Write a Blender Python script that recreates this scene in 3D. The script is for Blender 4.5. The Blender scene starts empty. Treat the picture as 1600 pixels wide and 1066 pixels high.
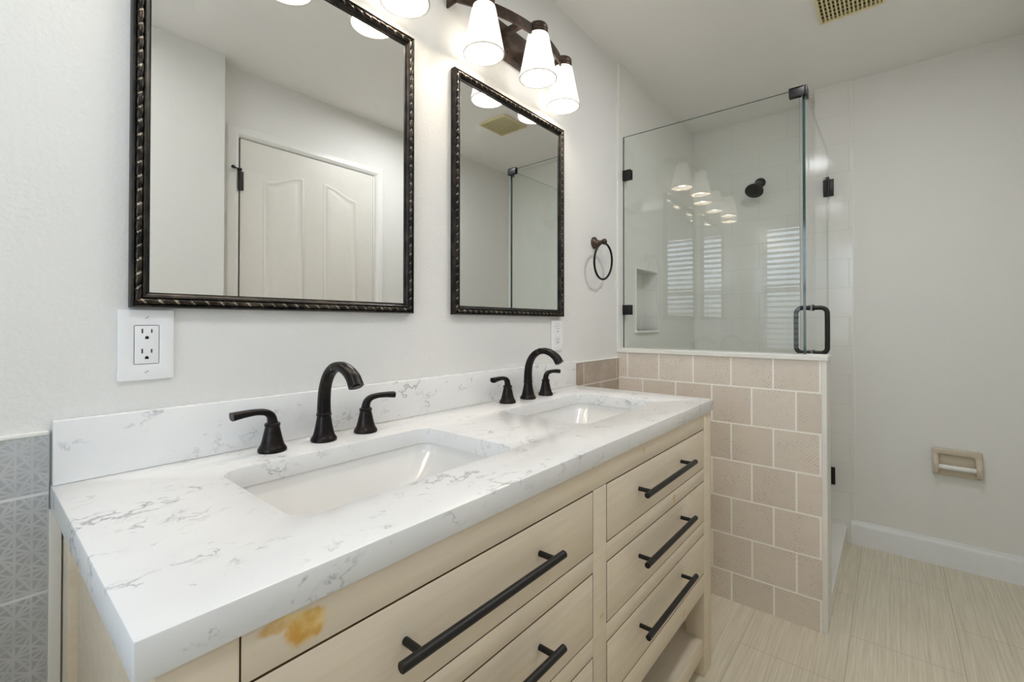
import bpy, bmesh, math, random
from mathutils import Matrix, Vector
random.seed(7)
sc = bpy.context.scene
COL = sc.collection
R = math.radians
PI = math.pi

# ------------------------------------------------------------------ camera
cam_d = bpy.data.cameras.new('camera')
cam = bpy.data.objects.new('camera', cam_d)
COL.objects.link(cam)
sc.camera = cam
cam_d.sensor_width = 36.0
cam_d.lens = 711.6 / 1600 * 36
cam_d.shift_y = (500.24 - 533.0) / 1600
cam_d.clip_start = 0.02
ya, pi_, ro = R(39.81), R(0.481), R(0.053)
fw = Vector((math.cos(ya) * math.cos(pi_), math.sin(ya) * math.cos(pi_), math.sin(pi_)))
rt = Vector((math.sin(ya), -math.cos(ya), 0))
up = rt.cross(fw)
rt2 = rt * math.cos(ro) + up * math.sin(ro)
up2 = -rt * math.sin(ro) + up * math.cos(ro)
cam.matrix_world = Matrix(((rt2.x, up2.x, -fw.x, 0.0), (rt2.y, up2.y, -fw.y, -1.0357), (rt2.z, up2.z, -fw.z, 1.1518), (0, 0, 0, 1)))

# ------------------------------------------------------------------ world, daylight, exposure
world = bpy.data.worlds.new('World')
sc.world = world
world.use_nodes = True
wt = world.node_tree
wt.nodes.clear()
wo = wt.nodes.new('ShaderNodeOutputWorld')
wb = wt.nodes.new('ShaderNodeBackground')
wtc = wt.nodes.new('ShaderNodeTexCoord')
wsx = wt.nodes.new('ShaderNodeSeparateXYZ')
wrm = wt.nodes.new('ShaderNodeValToRGB')
wt.links.new(wtc.outputs['Generated'], wsx.inputs[0])
wt.links.new(wsx.outputs['Z'], wrm.inputs[0])
wrm.color_ramp.elements[0].position = 0.0
wrm.color_ramp.elements[0].color = (0.30, 0.33, 0.33, 1)
wrm.color_ramp.elements[1].position = 0.12
wrm.color_ramp.elements[1].color = (0.72, 0.86, 1.0, 1)
wt.links.new(wrm.outputs[0], wb.inputs[0])
wb.inputs[1].default_value = 6.5
wt.links.new(wb.outputs[0], wo.inputs[0])

# window on the left wall: y from WY0 to WY1, z from WZ0 to WZ1
XL = -0.55
WY0, WY1, WZ0, WZ1 = -1.06, -0.17, 0.90, 2.08
pl = bpy.data.lights.new('window_portal', 'AREA')
pl.shape = 'RECTANGLE'
pl.size, pl.size_y = WZ1 - WZ0, WY1 - WY0
pl.cycles.is_portal = True
po = bpy.data.objects.new('window_portal', pl)
COL.objects.link(po)
po.location = (XL - 0.10, (WY0 + WY1) / 2, (WZ0 + WZ1) / 2)
po.rotation_euler = (0, R(-90), 0)

# two fill lights added under the ceiling, out of view, to brighten the room
for nm, lx, ly, lz, en, sz in (('fill_light', 0.10, -0.95, 2.40, 4.6, 0.40), ('fill_light_far', 1.71, -0.97, 2.41, 7.5, 0.24)):
    al = bpy.data.lights.new(nm, 'AREA')
    al.shape = 'DISK'
    al.size = sz
    al.energy = en
    al.color = (0.97, 0.98, 1.0)
    ao = bpy.data.objects.new(nm, al)
    COL.objects.link(ao)
    ao.location = (lx, ly, lz)

LAMP_W = 1.3
LAMP_COL = (1.0, 0.92, 0.80)
SHADE_E = 1.9
vs = sc.view_settings
vs.view_transform = 'Standard'
vs.look = 'None'
vs.gamma = 1.0
vs.use_curve_mapping = False
vs.exposure = 0.25
cy = sc.cycles
cy.use_denoising = True
cy.max_bounces = 16
cy.diffuse_bounces = 8
cy.glossy_bounces = 8
cy.transparent_max_bounces = 24
cy.caustics_reflective = False
cy.caustics_refractive = False
cy.sample_clamp_indirect = 6.0


# ------------------------------------------------------------------ node helpers
def s2l(c):
    return tuple((v / 255 / 12.92) if v / 255 <= 0.04045 else ((v / 255 + 0.055) / 1.055) ** 2.4 for v in c) + (1.0,)


class NT:
    def __init__(self, name):
        self.m = bpy.data.materials.new(name)
        self.m.use_nodes = True
        self.t = self.m.node_tree
        self.t.nodes.clear()
        self.out = self.t.nodes.new('ShaderNodeOutputMaterial')
        self.tc = None

    def n(self, typ, **kw):
        x = self.t.nodes.new(typ)
        for k, v in kw.items():
            setattr(x, k, v)
        return x

    def l(self, a, b):
        self.t.links.new(a, b)

    def set(self, sock, v):
        if hasattr(v, 'links'):
            self.l(v, sock)
        else:
            sock.default_value = v

    def obj(self):
        if not self.tc:
            self.tc = self.n('ShaderNodeTexCoord')
        return self.tc.outputs['Object']

    def math(self, op, a, b=0.0, c=None, clamp=False):
        x = self.n('ShaderNodeMath', operation=op)
        x.use_clamp = clamp
        self.set(x.inputs[0], a)
        self.set(x.inputs[1], b)
        if c is not None:
            self.set(x.inputs[2], c)
        return x.outputs[0]

    def mapr(self, v, a, b, c=0.0, d=1.0, smooth=False):
        x = self.n('ShaderNodeMapRange')
        if smooth:
            x.interpolation_type = 'SMOOTHSTEP'
        self.set(x.inputs['Value'], v)
        for k, q in zip(('From Min', 'From Max', 'To Min', 'To Max'), (a, b, c, d)):
            x.inputs[k].default_value = q
        return x.outputs[0]

    def mix(self, f, a, b):
        x = self.n('ShaderNodeMix', data_type='RGBA')
        self.set(x.inputs[0], f)
        self.set(x.inputs[6], a)
        self.set(x.inputs[7], b)
        return x.outputs[2]

    def scale(self, vec, s):
        x = self.n('ShaderNodeVectorMath', operation='MULTIPLY')
        self.set(x.inputs[0], vec)
        x.inputs[1].default_value = s
        return x.outputs[0]

    def add(self, vec, s):
        x = self.n('ShaderNodeVectorMath', operation='ADD')
        self.set(x.inputs[0], vec)
        self.set(x.inputs[1], s)
        return x.outputs[0]

    def noise(self, vec, scale, detail=3.0, rough=0.5, dist=0.0):
        x = self.n('ShaderNodeTexNoise')
        self.set(x.inputs['Vector'], vec)
        x.inputs['Scale'].default_value = scale
        x.inputs['Detail'].default_value = detail
        x.inputs['Roughness'].default_value = rough
        x.inputs['Distortion'].default_value = dist
        return x.outputs['Fac'], x.outputs['Color']

    def sep(self, vec):
        x = self.n('ShaderNodeSeparateXYZ')
        self.l(vec, x.inputs[0])
        return x.outputs

    def comb(self, a, b, c=0.0):
        x = self.n('ShaderNodeCombineXYZ')
        for i, v in enumerate((a, b, c)):
            self.set(x.inputs[i], v)
        return x.outputs[0]

    def bump(self, h, strength, dist):
        x = self.n('ShaderNodeBump')
        x.inputs['Strength'].default_value = strength
        x.inputs['Distance'].default_value = dist
        self.l(h, x.inputs['Height'])
        return x.outputs[0]

    def bsdf(self, color, rough=0.5, metal=0.0, normal=None, spec=0.5, coat=0.0, finish=True):
        b = self.n('ShaderNodeBsdfPrincipled')
        self.set(b.inputs['Base Color'], color)
        self.set(b.inputs['Roughness'], rough)
        self.set(b.inputs['Metallic'], metal)
        b.inputs['Specular IOR Level'].default_value = spec
        b.inputs['Coat Weight'].default_value = coat
        b.inputs['Coat Roughness'].default_value = 0.08
        if normal is not None:
            self.l(normal, b.inputs['Normal'])
        if finish:
            self.l(b.outputs[0], self.out.inputs[0])
        return b


def plain(name, rgb, rough=0.5, metal=0.0, spec=0.5, var=0.03, scale=30, coat=0.0):
    t = NT(name)
    f, _ = t.noise(t.obj(), scale, 3)
    c = s2l(rgb)
    d = tuple(v * (1 - var * 2) for v in c[:3]) + (1,)
    t.bsdf(t.mix(f, d, c), rough, metal, spec=spec, coat=coat)
    return t.m


def m_plaster(name, rgb, bump=0.22, scale=120, dist=0.0025):
    t = NT(name)
    o = t.obj()
    a, _ = t.noise(o, scale, 3, 0.55)
    b, _ = t.noise(o, scale * 0.4, 2, 0.5)
    h = t.math('ADD', t.mapr(a, 0.42, 0.68), t.math('MULTIPLY', b, 0.5))
    big, _ = t.noise(o, 1.4, 2)
    c = s2l(rgb)
    col = t.mix(big, tuple(v * 0.97 for v in c[:3]) + (1,), c)
    t.bsdf(col, 0.62, normal=t.bump(h, bump, dist), spec=0.3)
    return t.m


def m_quartz():
    t = NT('white_veined_quartz')
    o = t.obj()
    _, warp = t.noise(o, 3.2, 4, 0.6)
    w = t.n('ShaderNodeVectorMath', operation='SUBTRACT')
    t.l(warp, w.inputs[0])
    w.inputs[1].default_value = (0.5, 0.5, 0.5)
    p = t.add(o, t.scale(w.outputs[0], (0.16, 0.16, 0.16)))
    p2 = t.scale(p, (1.0, 1.7, 1.5))

    def vein(sc_, wd, lo, hi, off):
        n1, _ = t.noise(t.add(p2, off), sc_, 5, 0.62)
        ridge = t.math('ABSOLUTE', t.math('SUBTRACT', n1, 0.5))
        line = t.mapr(ridge, 0.0, wd, 1.0, 0.0)
        msk, _ = t.noise(t.add(p2, (off[1], off[0], 3.1)), sc_ * 0.9, 3, 0.6)
        return t.math('MULTIPLY', line, t.mapr(msk, lo, hi, 0, 1, True))
    v1 = vein(5.5, 0.017, 0.515, 0.65, (1.3, 4.2, 0.7))
    v2 = vein(11.0, 0.024, 0.545, 0.665, (7.1, 2.2, 5.0))
    v3 = vein(19.0, 0.03, 0.585, 0.69, (3.1, 9.2, 1.0))
    cl, _ = t.noise(p2, 3.0, 4, 0.55)
    base = t.mix(t.mapr(cl, 0.35, 0.7), s2l((234, 234, 234)), s2l((226, 226, 227)))
    v = t.math('MAXIMUM', t.math('MAXIMUM', t.math('MULTIPLY', v1, 0.75), t.math('MULTIPLY', v2, 0.55)), t.math('MULTIPLY', v3, 0.4))
    col = t.mix(v, base, s2l((132, 133, 138)))
    t.bsdf(col, 0.22, spec=0.45)
    return t.m


def m_wood(name='whitewashed_wood'):
    """cream wash over pine; the yellow sap blotch sits on the top rail and small knots elsewhere"""
    t = NT(name)
    o = t.obj()
    s = t.sep(o)
    g, _ = t.noise(t.scale(o, (3.0, 40.0, 46.0)), 1.6, 5, 0.6)
    g2, _ = t.noise(o, 2.4, 3, 0.5)
    base = t.mix(t.mapr(g, 0.3, 0.75), s2l((233, 222, 203)), s2l((221, 206, 183)))
    base = t.mix(t.mapr(g2, 0.38, 0.66, 0.0, 0.5), base, s2l((221, 207, 184)))

    def blot(cx, cz, rx, rz, amt, dist):
        n1, nc = t.noise(o, 26, 3, 0.6)
        q = t.sep(nc)
        dx = t.math('DIVIDE', t.math('ADD', t.math('SUBTRACT', s[0], cx), t.math('MULTIPLY', t.math('SUBTRACT', q[0], 0.5), dist)), rx)
        dz = t.math('DIVIDE', t.math('ADD', t.math('SUBTRACT', s[2], cz), t.math('MULTIPLY', t.math('SUBTRACT', q[1], 0.5), dist)), rz)
        d = t.math('SQRT', t.math('ADD', t.math('MULTIPLY', dx, dx), t.math('MULTIPLY', dz, dz)))
        return t.math('MULTIPLY', t.mapr(d, 0.7, 1.05, 1, 0, True), amt)
    rim, _ = t.noise(o, 55, 3)
    # coordinates below are local to the vanity's base point (0.862, -0.28, 0)
    big = blot(0.233 - 0.862, 0.833, 0.024, 0.021, 1.0, 0.03)
    tail = blot(0.205 - 0.862, 0.848, 0.022, 0.008, 0.75, 0.012)
    stain = t.mix(t.mapr(rim, 0.36, 0.64), s2l((214, 164, 78)), s2l((234, 205, 138)))
    col = t.mix(t.math('MAXIMUM', big, tail), base, stain)
    kn = None
    for (a, b, r_, am) in ((1.285, 0.660, 0.012, 0.55), (0.868, 0.535, 0.007, 0.5), (1.08, 0.838, 0.010, 0.4), (0.862, 0.535, 0.006, 0.5), (1.36, 0.30, 0.012, 0.4)):
        k = blot(a - 0.862, b, r_, r_ * 0.9, am, 0.01)
        kn = k if kn is None else t.math('MAXIMUM', kn, k)
    col = t.mix(kn, col, s2l((206, 160, 84)))
    t.bsdf(col, 0.42, spec=0.4, normal=t.bump(g, 0.06, 0.002))
    return t.m


def m_tile(name, ua, va, w, h, u0, v0, c1, c2, grout, mortar, rough, pattern=None, offset=0.5, bump=0.5, wav=0.0):
    t = NT(name)
    o = t.obj()
    s = t.sep(o)
    u = t.math('SUBTRACT', s[ua], u0)
    v = t.math('SUBTRACT', s[va], v0)
    vec = t.comb(u, v, 0)
    b = t.n('ShaderNodeTexBrick')
    b.offset = offset
    t.l(vec, b.inputs['Vector'])
    b.inputs['Color1'].default_value = s2l(c1)
    b.inputs['Color2'].default_value = s2l(c2)
    b.inputs['Mortar'].default_value = s2l(grout)
    b.inputs['Scale'].default_value = 1.0
    b.inputs['Mortar Size'].default_value = mortar
    b.inputs['Mortar Smooth'].default_value = 0.1
    b.inputs['Bias'].default_value = 0.0
    b.inputs['Brick Width'].default_value = w
    b.inputs['Row Height'].default_value = h
    col = b.outputs['Color']
    fac = b.outputs['Fac']
    inv = t.math('SUBTRACT', 1.0, fac)
    if pattern == 'star':
        lines = None
        for k in range(6):
            a = R(30 * k)
            sp_, lo_, hi_ = (0.0312, 0.415, 0.470) if k % 2 else (0.0180, 0.370, 0.450)
            q = t.math('ADD', t.math('MULTIPLY', u, math.cos(a) / sp_), t.math('MULTIPLY', v, math.sin(a) / sp_))
            fr = t.math('ABSOLUTE', t.math('SUBTRACT', t.math('FRACT', q), 0.5))
            ln = t.mapr(fr, lo_, hi_)
            lines = ln if lines is None else t.math('MAXIMUM', lines, ln)
        wr, _ = t.noise(o, 22, 4, 0.6)
        amt = t.math('MULTIPLY', lines, t.mapr(wr, 0.3, 0.62, 0.35, 0.85))
        col = t.mix(t.math('MULTIPLY', amt, inv), col, s2l((196, 198, 199)))
        cl, _ = t.noise(o, 9, 4, 0.6)
        col = t.mix(t.math('MULTIPLY', t.mapr(cl, 0.45, 0.75, 0, 0.45), inv), col, s2l((190, 192, 193)))
    if pattern == 'speckle':
        du = t.math('ADD', u, v)
        dv = t.math('SUBTRACT', u, v)
        cu = t.math('ABSOLUTE', t.math('SUBTRACT', t.math('FRACT', t.math('DIVIDE', du, 0.0147)), 0.5))
        cv = t.math('ABSOLUTE', t.math('SUBTRACT', t.math('FRACT', t.math('DIVIDE', dv, 0.0147)), 0.5))
        dot = t.mapr(t.math('MAXIMUM', cu, cv), 0.16, 0.30, 1, 0)
        wr, _ = t.noise(o, 11, 4, 0.65)
        fine, _ = t.noise(o, 170, 2, 0.5)
        spk = t.math('MULTIPLY', t.math('MULTIPLY', dot, t.mapr(fine, 0.46, 0.58)), t.mapr(wr, 0.44, 0.62))
        col = t.mix(t.math('MULTIPLY', t.math('MULTIPLY', spk, 0.55), inv), col, s2l((120, 108, 98)))
        f2, _ = t.noise(o, 260, 2, 0.5)
        s2 = t.math('MULTIPLY', t.mapr(f2, 0.66, 0.72), 0.4)
        col = t.mix(t.math('MULTIPLY', s2, inv), col, s2l((126, 114, 104)))
        cl, _ = t.noise(o, 14, 4, 0.6)
        col = t.mix(t.math('MULTIPLY', t.mapr(cl, 0.45, 0.75, 0, 0.4), inv), col, s2l((212, 202, 193)))
    if pattern == 'linen':
        g, _ = t.noise(t.scale(o, (1.2, 60.0, 1.0)), 2.2, 5, 0.62)
        g2, _ = t.noise(t.scale(o, (5.0, 240.0, 1.0)), 1.6, 3, 0.5)
        gg = t.math('ADD', t.math('MULTIPLY', g, 0.65), t.math('MULTIPLY', g2, 0.35))
        col = t.mix(t.math('MULTIPLY', t.mapr(gg, 0.36, 0.66, 0.0, 0.75), inv), col, s2l((184, 174, 152)))
    hgt = inv
    nrm = t.bump(hgt, bump, 0.0012)
    if wav:
        wv, _ = t.noise(o, 9, 2, 0.5)
        hh = t.math('ADD', inv, t.math('MULTIPLY', wv, wav))
        nrm = t.bump(hh, bump, 0.0015)
    t.bsdf(col, t.mix(fac, (rough,) * 3 + (1,), (0.8, 0.8, 0.8, 1)), normal=nrm, spec=0.5)
    return t.m


def m_glass(name, tint=(0.972, 0.985, 0.976, 1)):
    t = NT(name)
    tr = t.n('ShaderNodeBsdfTransparent')
    tr.inputs[0].default_value = tint
    gl = t.n('ShaderNodeBsdfGlossy')
    gl.inputs['Roughness'].default_value = 0.0
    gl.inputs[0].default_value = (1, 1, 1, 1)
    fr = t.n('ShaderNodeFresnel')
    fr.inputs['IOR'].default_value = 1.5
    geo = t.n('ShaderNodeNewGeometry')
    # same reflectance from either side of the sheet
    fr2 = t.n('ShaderNodeLayerWeight')
    fac = t.math('MULTIPLY', fr.outputs[0], t.math('SUBTRACT', 1.0, geo.outputs['Backfacing']))
    mx = t.n('ShaderNodeMixShader')
    t.l(fac, mx.inputs[0])
    t.l(tr.outputs[0], mx.inputs[1])
    t.l(gl.outputs[0], mx.inputs[2])
    t.l(mx.outputs[0], t.out.inputs[0])
    t.t.nodes.remove(fr2)
    return t.m


def m_mirror():
    t = NT('silvered_mirror_glass')
    f, _ = t.noise(t.obj(), 7, 4, 0.6)
    z = t.sep(t.obj())[2]
    smear = t.math('MULTIPLY', t.mapr(f, 0.56, 0.72, 0, 1, True), t.mapr(z, 0.15, 0.36, 0, 0.07))
    gl = t.n('ShaderNodeBsdfGlossy')
    gl.inputs['Roughness'].default_value = 0.0
    gl.inputs[0].default_value = (0.90, 0.905, 0.895, 1)
    df = t.n('ShaderNodeBsdfDiffuse')
    df.inputs[0].default_value = (0.85, 0.85, 0.85, 1)
    mx = t.n('ShaderNodeMixShader')
    t.l(smear, mx.inputs[0])
    t.l(gl.outputs[0], mx.inputs[1])
    t.l(df.outputs[0], mx.inputs[2])
    t.l(mx.outputs[0], t.out.inputs[0])
    return t.m


def m_bronze(name, dark, light, rough=0.38, scale=18, metal=0.75):
    t = NT(name)
    f, _ = t.noise(t.obj(), scale, 4, 0.65)
    col = t.mix(t.mapr(f, 0.45, 0.72), s2l(dark), s2l(light))
    t.bsdf(col, rough, metal, spec=0.5)
    return t.m


def m_shade():
    t = NT('lit_frosted_glass')
    b = t.bsdf(s2l((245, 240, 230)), 0.35, finish=False)
    z = t.sep(t.obj())[2]
    b.inputs['Emission Color'].default_value = (1.0, 0.93, 0.82, 1)
    # the glass glows less up by the socket, away from the bulb (z is local to the fixture base at 2.12)
    t.l(t.mapr(z, 1.99 - 2.12, 2.12 - 2.12, SHADE_E, SHADE_E * 0.45), b.inputs['Emission Strength'])
    t.l(b.outputs[0], t.out.inputs[0])
    return t.m


def m_emit(name, col, e):
    t = NT(name)
    n_, _ = t.noise(t.obj(), 20, 2)
    b = t.bsdf(s2l((250, 245, 235)), 0.4, finish=False)
    b.inputs['Emission Color'].default_value = col
    b.inputs['Emission Strength'].default_value = e
    t.l(b.outputs[0], t.out.inputs[0])
    return t.m


M = {}
M['wall'] = m_plaster('warm_white_wall_paint', (228, 227, 225))
M['wall_plain'] = m_plaster('warm_white_smooth_paint', (231, 230, 226), 0.10)
M['ceiling'] = m_plaster('ceiling_paint', (238, 235, 231), 0.08)
M['white_trim'] = plain('white_trim_paint', (236, 235, 231), 0.35)
M['baseboard'] = plain('white_baseboard_paint', (236, 237, 238), 0.3)
M['door'] = plain('white_door_paint', (226, 223, 215), 0.42)
M['quartz'] = m_quartz()
M['wood'] = m_wood()
M['glaze'] = plain('brown_glaze_in_the_seams', (112, 84, 50), 0.6)
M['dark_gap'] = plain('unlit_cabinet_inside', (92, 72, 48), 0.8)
M['porcelain'] = plain('white_porcelain', (224, 223, 221), 0.16, coat=0.4, var=0.01)
M['bronze'] = m_bronze('oil_rubbed_bronze', (30, 27, 27), (50, 43, 40), 0.33)
M['frame'] = m_bronze('black_bronze_frame', (24, 22, 22), (62, 55, 49), 0.34, 24, 0.6)
M['rope'] = m_bronze('brushed_bronze_rope', (34, 31, 30), (84, 75, 66), 0.28, 40, 0.8)
M['rubbed'] = m_bronze('rubbed_bright_bronze', (148, 138, 122), (196, 186, 168), 0.3, 40, 0.7)
M['black'] = plain('matte_black_metal', (30, 28, 27), 0.42, 0.3)
M['brown_metal'] = m_bronze('light_fixture_bronze', (66, 54, 48), (104, 86, 74), 0.4, 15, 0.6)
M['mirror'] = m_mirror()
M['glass'] = m_glass('clear_shower_glass')
M['glass_edge'] = plain('green_glass_edge', (30, 66, 66), 0.08, spec=0.8)
_t = NT('polished_glass_rim')
_a = _t.n('ShaderNodeBsdfTransparent')
_a.inputs[0].default_value = (0.9, 0.95, 0.93, 1)
_b = _t.bsdf(s2l((96, 112, 108)), 0.1, finish=False)
_m = _t.n('ShaderNodeMixShader')
_m.inputs[0].default_value = 0.45
_t.l(_a.outputs[0], _m.inputs[1])
_t.l(_b.outputs[0], _m.inputs[2])
_t.l(_m.outputs[0], _t.out.inputs[0])
M['glass_rim'] = _t.m
M['pane'] = m_glass('window_glass', (0.97, 0.98, 0.98, 1))
M['shade'] = m_shade()
M['rim'] = plain('unlit_glass_rim', (244, 240, 232), 0.25)
M['bulb'] = m_emit('lit_bulb', (1.0, 0.95, 0.87, 1), 4.0)
M['plastic'] = plain('white_plastic', (238, 238, 240), 0.3, var=0.01)
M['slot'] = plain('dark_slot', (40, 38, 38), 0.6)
M['almond'] = plain('almond_ceramic', (205, 192, 172), 0.18, coat=0.4)
M['roller'] = plain('white_roller_plastic', (240, 239, 235), 0.35)
M['vent'] = plain('yellowed_vent_plastic', (226, 214, 168), 0.5)
M['vent_dark'] = plain('dark_duct', (96, 84, 48), 0.8)
M['blind'] = plain('white_blind_slat', (232, 234, 236), 0.4)
M['floor'] = m_tile('linen_porcelain_floor', 0, 1, 0.61, 0.305, 2.41 - 0.305, -0.913 - 0.61, (226, 219, 200), (220, 212, 193), (186, 178, 160), 0.0015, 0.34, 'linen', bump=0.2)
M['pony'] = m_tile('taupe_speckled_tile', 1, 2, 0.155, 0.155, -0.674 - 1.55, 0.118 - 0.31, (229, 220, 209), (219, 209, 197), (251, 248, 243), 0.0034, 0.3, 'speckle')
M['wains_right'] = m_tile('taupe_stone_tile', 0, 2, 0.31, 0.155, 0.17, 0.111 - 0.31, (172, 158, 144), (164, 150, 136), (222, 216, 207), 0.0026, 0.3, 'speckle')
M['wains_left'] = m_tile('grey_star_tile', 0, 2, 0.31, 0.155, -3.1, 0.109 - 0.31, (166, 168, 169), (161, 163, 164), (214, 215, 215), 0.0024, 0.32, 'star')
M['shower_x'] = m_tile('glossy_white_tile_end', 1, 2, 0.31, 0.155, -3.19, 0.105 - 0.31, (232, 231, 227), (230, 229, 225), (217, 216, 212), 0.0018, 0.10, bump=0.22, wav=0.3)
M['shower_y'] = m_tile('glossy_white_tile_side', 0, 2, 0.31, 0.155, 0.10, 0.105 - 0.31, (232, 231, 227), (230, 229, 225), (217, 216, 212), 0.0018, 0.10, bump=0.22, wav=0.3)


# ------------------------------------------------------------------ mesh helpers
class MB:
    """collects shapes into one mesh"""

    def __init__(self):
        self.bm = bmesh.new()

    def _merge(self, b, mi=0):
        for f in b.faces:
            f.material_index = mi
        me = bpy.data.meshes.new('tmp')
        b.to_mesh(me)
        b.free()
        self.bm.from_mesh(me)
        bpy.data.meshes.remove(me)
        return self

    def box(self, x0, y0, z0, x1, y1, z1, bev=0.0, seg=2, mi=0):
        b = bmesh.new()
        x0, x1 = min(x0, x1), max(x0, x1)
        y0, y1 = min(y0, y1), max(y0, y1)
        z0, z1 = min(z0, z1), max(z0, z1)
        vs_ = [b.verts.new((x, y, z)) for z in (z0, z1) for y in (y0, y1) for x in (x0, x1)]
        for f in ((0, 2, 3, 1), (4, 5, 7, 6), (0, 1, 5, 4), (2, 6, 7, 3), (0, 4, 6, 2), (1, 3, 7, 5)):
            b.faces.new([vs_[i] for i in f])
        if bev > 0:
            bmesh.ops.bevel(b, geom=b.edges[:], offset=bev, segments=seg, profile=0.5, affect='EDGES')
        return self._merge(b, mi)

    def loft(self, rings, closed=True, cap0=True, cap1=True, mi=0):
        b = bmesh.new()
        rr = [[b.verts.new(p) for p in r] for r in rings]
        n = len(rr[0])
        for a, c in zip(rr, rr[1:]):
            for i in range(n if closed else n - 1):
                j = (i + 1) % n
                try:
                    b.faces.new((a[i], a[j], c[j], c[i]))
                except ValueError:
                    pass
        if cap0:
            b.faces.new(list(reversed(rr[0])))
        if cap1:
            b.faces.new(rr[-1])
        bmesh.ops.recalc_face_normals(b, faces=b.faces[:])
        return self._merge(b, mi)

    def lathe(self, prof, origin=(0, 0, 0), axis=(0, 0, 1), seg=40, cap0=True, cap1=True, mi=0):
        ax = Vector(axis).normalized()
        q = Vector((0, 0, 1)).rotation_difference(ax)
        o = Vector(origin)
        rings = [[o + q @ Vector((max(r, 1e-5) * math.cos(2 * PI * k / seg), max(r, 1e-5) * math.sin(2 * PI * k / seg), z)) for k in range(seg)] for r, z in prof]
        return self.loft(rings, True, cap0, cap1, mi)

    def cyl(self, p0, p1, r, r1=None, seg=24, mi=0, bev=0.0):
        p0, p1 = Vector(p0), Vector(p1)
        L = (p1 - p0).length
        r1 = r if r1 is None else r1
        if bev:
            prof = [(r - bev, 0), (r, bev), (r1, L - bev), (r1 - bev, L)]
        else:
            prof = [(r, 0), (r1, L)]
        return self.lathe(prof, p0, p1 - p0, seg, mi=mi)

    def sweep(self, path, ra, rb=None, upv=(0, 0, 1), seg=20, pw=2.0, closed=False, mi=0, caps=True):
        """superellipse section swept along a path; ra across, rb along the moving normal"""
        P = [Vector(p) for p in path]
        n = len(P)
        ra = ra if isinstance(ra, (list, tuple)) else [ra] * n
        rb = ra if rb is None else (rb if isinstance(rb, (list, tuple)) else [rb] * n)
        rings = []
        upv = Vector(upv)
        for i in range(n):
            if closed:
                tn = (P[(i + 1) % n] - P[i - 1]).normalized()
            else:
                tn = (P[min(i + 1, n - 1)] - P[max(i - 1, 0)]).normalized()
            s_ = tn.cross(upv).normalized()
            u_ = s_.cross(tn).normalized()
            ring = []
            for k in range(seg):
                a = 2 * PI * k / seg
                c_, d_ = math.cos(a), math.sin(a)
                e = 2.0 / pw
                ring.append(P[i] + s_ * (ra[i] * math.copysign(abs(c_) ** e, c_)) + u_ * (rb[i] * math.copysign(abs(d_) ** e, d_)))
            rings.append(ring)
        if closed:
            rings.append(rings[0])
            return self.loft(rings, True, False, False, mi)
        return self.loft(rings, True, caps, caps, mi)

    def sheet(self, outer, holes, z0, z1, frame, bev=0.0, mi=0):
        """outline with holes, given thickness; frame maps (u, v, w) to a point"""
        b = bmesh.new()
        es = []
        for loop in [outer] + holes:
            v_ = [b.verts.new((p[0], p[1], z0)) for p in loop]
            es += [b.edges.new((v_[i], v_[(i + 1) % len(v_)])) for i in range(len(v_))]
        r = bmesh.ops.triangle_fill(b, edges=es, use_beauty=True, use_dissolve=False)
        ex = bmesh.ops.extrude_face_region(b, geom=b.faces[:])
        for e in ex['geom']:
            if isinstance(e, bmesh.types.BMVert):
                e.co.z = z1
        bmesh.ops.recalc_face_normals(b, faces=b.faces[:])
        if bev:
            ed = [e for e in b.edges if len(e.link_faces) == 2 and e.calc_face_angle(0) > R(60)]
            bmesh.ops.bevel(b, geom=ed, offset=bev, segments=2, profile=0.5, affect='EDGES')
        for v_ in b.verts:
            v_.co = Vector(frame(v_.co.x, v_.co.y, v_.co.z))
        bmesh.ops.recalc_face_normals(b, faces=b.faces[:])
        return self._merge(b, mi)

    def seams(self, mi=1):
        self.bm.normal_update()
        for f in self.bm.faces:
            if abs(f.normal.y) < 0.3:
                f.material_index = mi
        return self

    def build(self, name, mats, parent=None, smooth=35):
        me = bpy.data.meshes.new(name)
        off = Vector((0, 0, 0))
        if parent is not None:
            r = parent
            while r.parent is not None:
                r = r.parent
            off = r.location
        bmesh.ops.translate(self.bm, verts=self.bm.verts[:], vec=-off)
        self.bm.to_mesh(me)
        self.bm.free()
        for m_ in (mats if isinstance(mats, (list, tuple)) else [mats]):
            me.materials.append(m_)
        if smooth:
            me.shade_smooth()
            me.set_sharp_from_angle(angle=R(smooth))
        o = bpy.data.objects.new(name, me)
        COL.objects.link(o)
        if parent is not None:
            o.parent = parent
        return o


def rrect(x0, y0, x1, y1, r, k=8):
    pts = []
    for cx, cy_, a0 in ((x1 - r, y1 - r, 0), (x0 + r, y1 - r, 90), (x0 + r, y0 + r, 180), (x1 - r, y0 + r, 270)):
        for i in range(k + 1):
            a = R(a0 + 90 * i / k)
            pts.append((cx + r * math.cos(a), cy_ + r * math.sin(a)))
    return pts


def smooth_path(pts, n):
    """Catmull-Rom through the points"""
    P = [Vector(p) for p in pts]
    P = [P[0] * 2 - P[1]] + P + [P[-1] * 2 - P[-2]]
    out = []
    segs = len(P) - 3
    for i in range(n):
        t_ = i / (n - 1) * segs
        k = min(int(t_), segs - 1)
        f = t_ - k
        a, b, c, d = P[k:k + 4]
        out.append(0.5 * ((2 * b) + (c - a) * f + (2 * a - 5 * b + 4 * c - d) * f * f + (3 * b - a - 3 * c + d) * f ** 3))
    return out


def lerp_list(ks, n):
    out = []
    for i in range(n):
        t_ = i / (n - 1) * (len(ks) - 1)
        k = min(int(t_), len(ks) - 2)
        out.append(ks[k] + (ks[k + 1] - ks[k]) * (t_ - k))
    return out


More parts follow.
